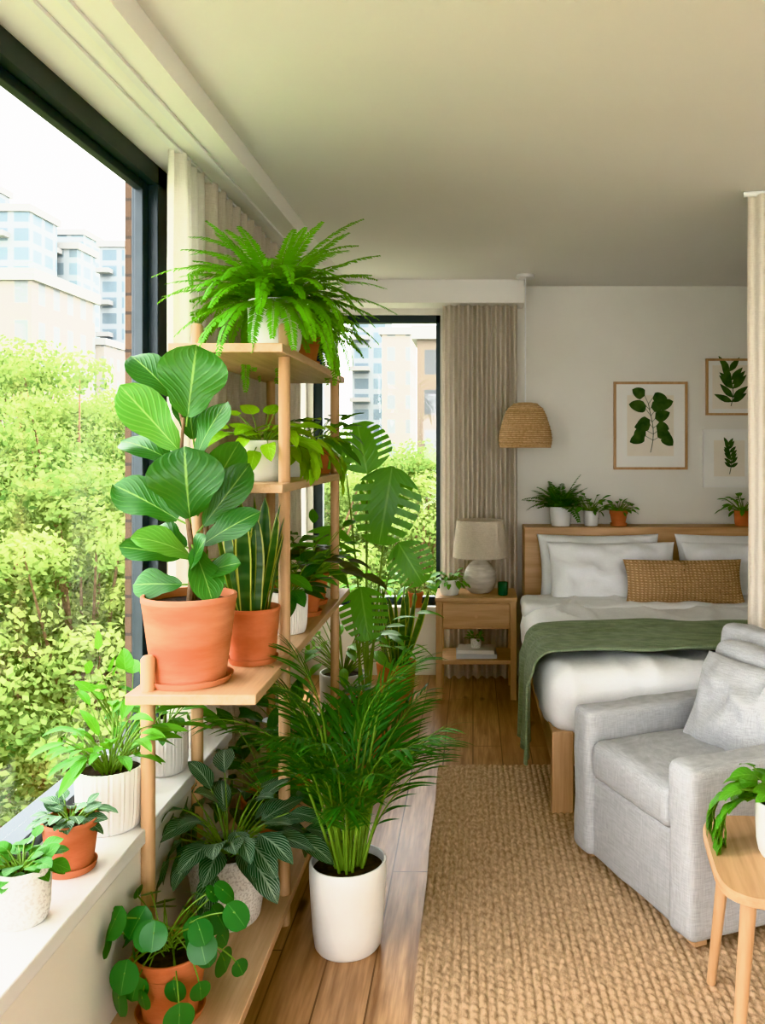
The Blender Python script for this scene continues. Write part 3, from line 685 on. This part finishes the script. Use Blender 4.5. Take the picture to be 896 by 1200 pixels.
b=MB(); z=pot_cyl(b,.088,.165,40,.9); bush(b,z,54,(.06,.20),(.09,.13),.30,'ovate',(.95,1.5),.6,.9,.04); plant('dieffenbachia',b,MT(m_wp,L_bri),-.99,2.33,ZS)
b=MB(); z=pot_cyl(b,.075,.14,40,.95); bush(b,z,26,(.06,.16),(.06,.10),.5,'ovate',(.8,1.5),.7,.7,.04); plant('schefflera',b,MT(m_wp,L_mid),-.99,2.73,ZS)
b=MB(); z=pot_tc(b,.055,.10); bush(b,z,18,(.2,.36),(.06,.10),.6,'heart',(1.15,1.5),.4,.6,.03,sweep=-.3); plant('syngonium',b,MT(m_tc,L_bri),-1.03,2.56,ZS)
R.seed(71)
b=MB(); z=pot_cyl(b,.062,.095); bush(b,z,40,(.03,.085),(.035,.06),.5,'ovate',(.1,1.45),.7,.5); plant('ivy_plant',b,MT(m_wp,L_bri),-.145,5.29,.622)
b=MB(); z=pot_cyl(b,.035,.06); bush(b,z,18,(.01,.03),(.03,.04),.5,'lance',(.1,1.45),.3,.3); plant('succulent',b,MT(m_gp,L_mid),.02,5.31,.2905)
b=MB(); z=pot_cyl(b,.07,.125); ferny(b,z,36,(.18,.28),1.1,.05,.016,14,(.4,1.4)); plant('button_fern',b,MT(m_wp,L_palm),.575,5.60,1.02)
b=MB(); z=pot_cyl(b,.05,.10); bush(b,z,30,(.04,.13),(.04,.07),.5,'ovate',(.4,1.5),.6,.6); plant('peperomia',b,MT(m_wp,L_mid),.775,5.60,1.02)
b=MB(); z=pot_tc(b,.06,.10); bush(b,z,40,(.04,.11),(.035,.06),.5,'ovate',(.4,1.5),.6,.6); plant('peperomia',b,MT(m_tc,L_mid),.955,5.60,1.02)
b=MB(); z=pot_cyl(b,.055,.10); bush(b,z,34,(.04,.12),(.04,.07),.5,'ovate',(.4,1.5),.6,.6); plant('oxalis_plant',b,MT(m_tc,L_mid),1.77,5.60,1.02)
R.seed(81)
b=MB(); z=pot_cyl(b,.085,.14); bush(b,z,44,(.05,.12),(.045,.075),.72,'heart',(.7,1.5),.8,.6,sweep=-.3); trail(b,z,.08,4,(.18,.26),(.045,.065),.8,azr=(2.5,3.3)); plant('pothos_plant',b,MT(m_wp,L_bri,),.815,2.20,.481)
# ------------------------------------------------------------------ outdoors
GZ=-8
b=MB(); b.bx((-160,-60,GZ-.5),(80,160,GZ)); b.build('street_ground',[simple('ground_cover',(.22,.25,.15),(.32,.34,.25),.9,.3)])
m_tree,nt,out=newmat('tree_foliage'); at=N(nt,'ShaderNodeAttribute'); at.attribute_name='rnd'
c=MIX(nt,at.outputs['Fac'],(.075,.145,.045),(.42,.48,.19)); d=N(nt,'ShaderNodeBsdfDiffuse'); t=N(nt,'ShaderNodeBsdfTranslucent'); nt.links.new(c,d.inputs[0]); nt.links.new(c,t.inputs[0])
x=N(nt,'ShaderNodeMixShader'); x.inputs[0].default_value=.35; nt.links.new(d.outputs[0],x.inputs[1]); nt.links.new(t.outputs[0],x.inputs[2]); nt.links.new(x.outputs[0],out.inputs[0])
def treemesh(seed):
    rr=random.Random(seed); b=MB()
    b.tube([(0,0,0),(.1,0,3),(0,.1,6)],[.22,.17,.1],1,8)
    for k in range(80):
        while 1:
            c=V((rr.uniform(-1,1),rr.uniform(-1,1),rr.uniform(-1,1)))
            if .3<c.length<1: break
        c=V((c.x*2.2,c.y*2.2,6.9+c.z*2.9)); cr=rr.uniform(.3,.75); base=rr.random()
        b.tube([(0,0,5.2),c.lerp(V((0,0,5.2)),.4),c],[.04,.025,.01],1,4)
        for q in range(int(950*cr)):
            d=V((rr.gauss(0,1),rr.gauss(0,1),rr.gauss(0,.7))).normalized(); p=c+V((d.x,d.y,d.z*.75))*cr*rr.uniform(.65,1.12)
            s=rr.uniform(.03,.06); a=V((rr.gauss(0,1),rr.gauss(0,1),rr.gauss(0,1))).normalized(); n=(d+V((rr.gauss(0,.5),rr.gauss(0,.5),rr.gauss(0,.5)))).normalized(); e=n.cross(a).normalized(); f=n.cross(e)
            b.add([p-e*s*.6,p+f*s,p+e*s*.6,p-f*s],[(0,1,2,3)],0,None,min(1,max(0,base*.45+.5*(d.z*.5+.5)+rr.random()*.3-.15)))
    return b
trees=[(-7.4,9.6,.3),(-5.2,11.5,0),(-9,13,1.5),(-7.4,16,1.9),(-10.5,19,2.4),(-12.5,14,2.0),(-10,24,1.8),(-15,23,2.6),(-14,30,2.4),(-9.8,5,-.6),(-8,1,-.9),(-10,-3,-.5),(-3.6,16.5,.3),(-1.4,18.5,.2),(-3.2,24,1.2),(-6.6,21,1.6),(1,21,.5),(-1,29,1.0),(-19,29,2.8),(-17,18,2.4),(-12.5,9,.8),(-5.2,14.5,-.4)]
tm=[]
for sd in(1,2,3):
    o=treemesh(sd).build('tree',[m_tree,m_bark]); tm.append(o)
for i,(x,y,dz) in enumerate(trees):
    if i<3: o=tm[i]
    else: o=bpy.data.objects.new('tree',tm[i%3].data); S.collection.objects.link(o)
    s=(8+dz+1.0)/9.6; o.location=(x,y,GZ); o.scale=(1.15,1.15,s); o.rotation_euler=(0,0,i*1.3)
def facade(name,wall,glass,bw,rh,ms):
    m,nt,out=newmat(name); tc=N(nt,'ShaderNodeTexCoord'); sp=N(nt,'ShaderNodeSeparateXYZ'); nt.links.new(tc.outputs['Object'],sp.inputs[0])
    cb=N(nt,'ShaderNodeCombineXYZ'); nt.links.new(MA(nt,'ADD',sp.outputs[0],sp.outputs[1]),cb.inputs[0]); nt.links.new(sp.outputs[2],cb.inputs[1])
    br=N(nt,'ShaderNodeTexBrick'); nt.links.new(cb.outputs[0],br.inputs[0]); br.offset=0; br.inputs['Scale'].default_value=1; br.inputs['Brick Width'].default_value=bw; br.inputs['Row Height'].default_value=rh; br.inputs['Mortar Size'].default_value=ms
    br.inputs['Color1'].default_value=(*glass,1);br.inputs['Color2'].default_value=(*[g*1.3 for g in glass],1);br.inputs['Mortar'].default_value=(*wall,1)
    PR(nt,out,br.outputs[0],.6); return m
fa=facade('facade_glass',(.24,.26,.27),(.11,.145,.165),1.6,1.3,.22)
fb=facade('facade_cream',(.26,.24,.22),(.14,.15,.155),1.3,1.7,.38)
fc=facade('facade_brown',(.14,.115,.09),(.07,.075,.08),1.2,1.5,.3)
cc=simple('concrete',(.26,.26,.255))
def bld(x0,x1,y0,d,h,m,balc=0):
    b=MB(); w=x1-x0; H=h-GZ; b.bx((0,0,0),(w,d,H),0); b.bx((-.2,-.2,H),(w+.2,d+.2,H+.5),1)
    if balc:
        z=3
        while z<H: b.bx((-.1,-.9,z),(w*.55,0,z+.35),1); z+=2.6
    b.build('building',[m,cc],(x0,y0,GZ))
bld(-33,-30.2,58,4,17.6,fa,1); bld(-31.6,-29.2,63,3,16.2,fa,1); bld(-38.5,-35.6,78,8,21,fa,1); bld(-21.0,-18.6,36,6,8.6,fb); bld(-33,-28.5,66,4,9.5,fb); bld(-46,-38,60,10,22,fa)
bld(-30.6,-28.6,70,3,18,fa,1); bld(-10.2,-7.4,72,6,14,fa,1); bld(-6.4,-4.4,60,6,9.5,fb); bld(-2.1,3,32,10,5.6,fc); bld(-14,-10.6,60,8,11,fb)
# ------------------------------------------------------------------ light
w=bpy.data.worlds.new('World'); S.world=w; w.use_nodes=True; bg=w.node_tree.nodes['Background']; bg.inputs[0].default_value=(1,.985,.985,1); bg.inputs[1].default_value=5
sl=bpy.data.lights.new('sun','SUN'); sl.energy=6; sl.angle=.05; sl.color=(1,.95,.85); so=bpy.data.objects.new('sun',sl); S.collection.objects.link(so)
so.rotation_euler=V((-.45,-.5,-.8)).to_track_quat('-Z','Y').to_euler()
S.view_settings.view_transform='Khronos PBR Neutral'
S.view_settings.exposure=.92
try:
    S.view_settings.use_curve_mapping=True
    cm=S.view_settings.curve_mapping; c=cm.curves[3]
    c.points.new(.22,.17); c.points.new(.72,.76); cm.update()
except Exception as e: print('curve',e)
cam=bpy.data.cameras.new('camera'); co=bpy.data.objects.new('camera',cam); S.collection.objects.link(co)
co.location=(0,0,1.53); co.rotation_euler=(pi/2,0,0); cam.lens=30; cam.sensor_width=36; cam.shift_x=-.0883; cam.shift_y=-.0625; cam.clip_end=500
S.camera=co
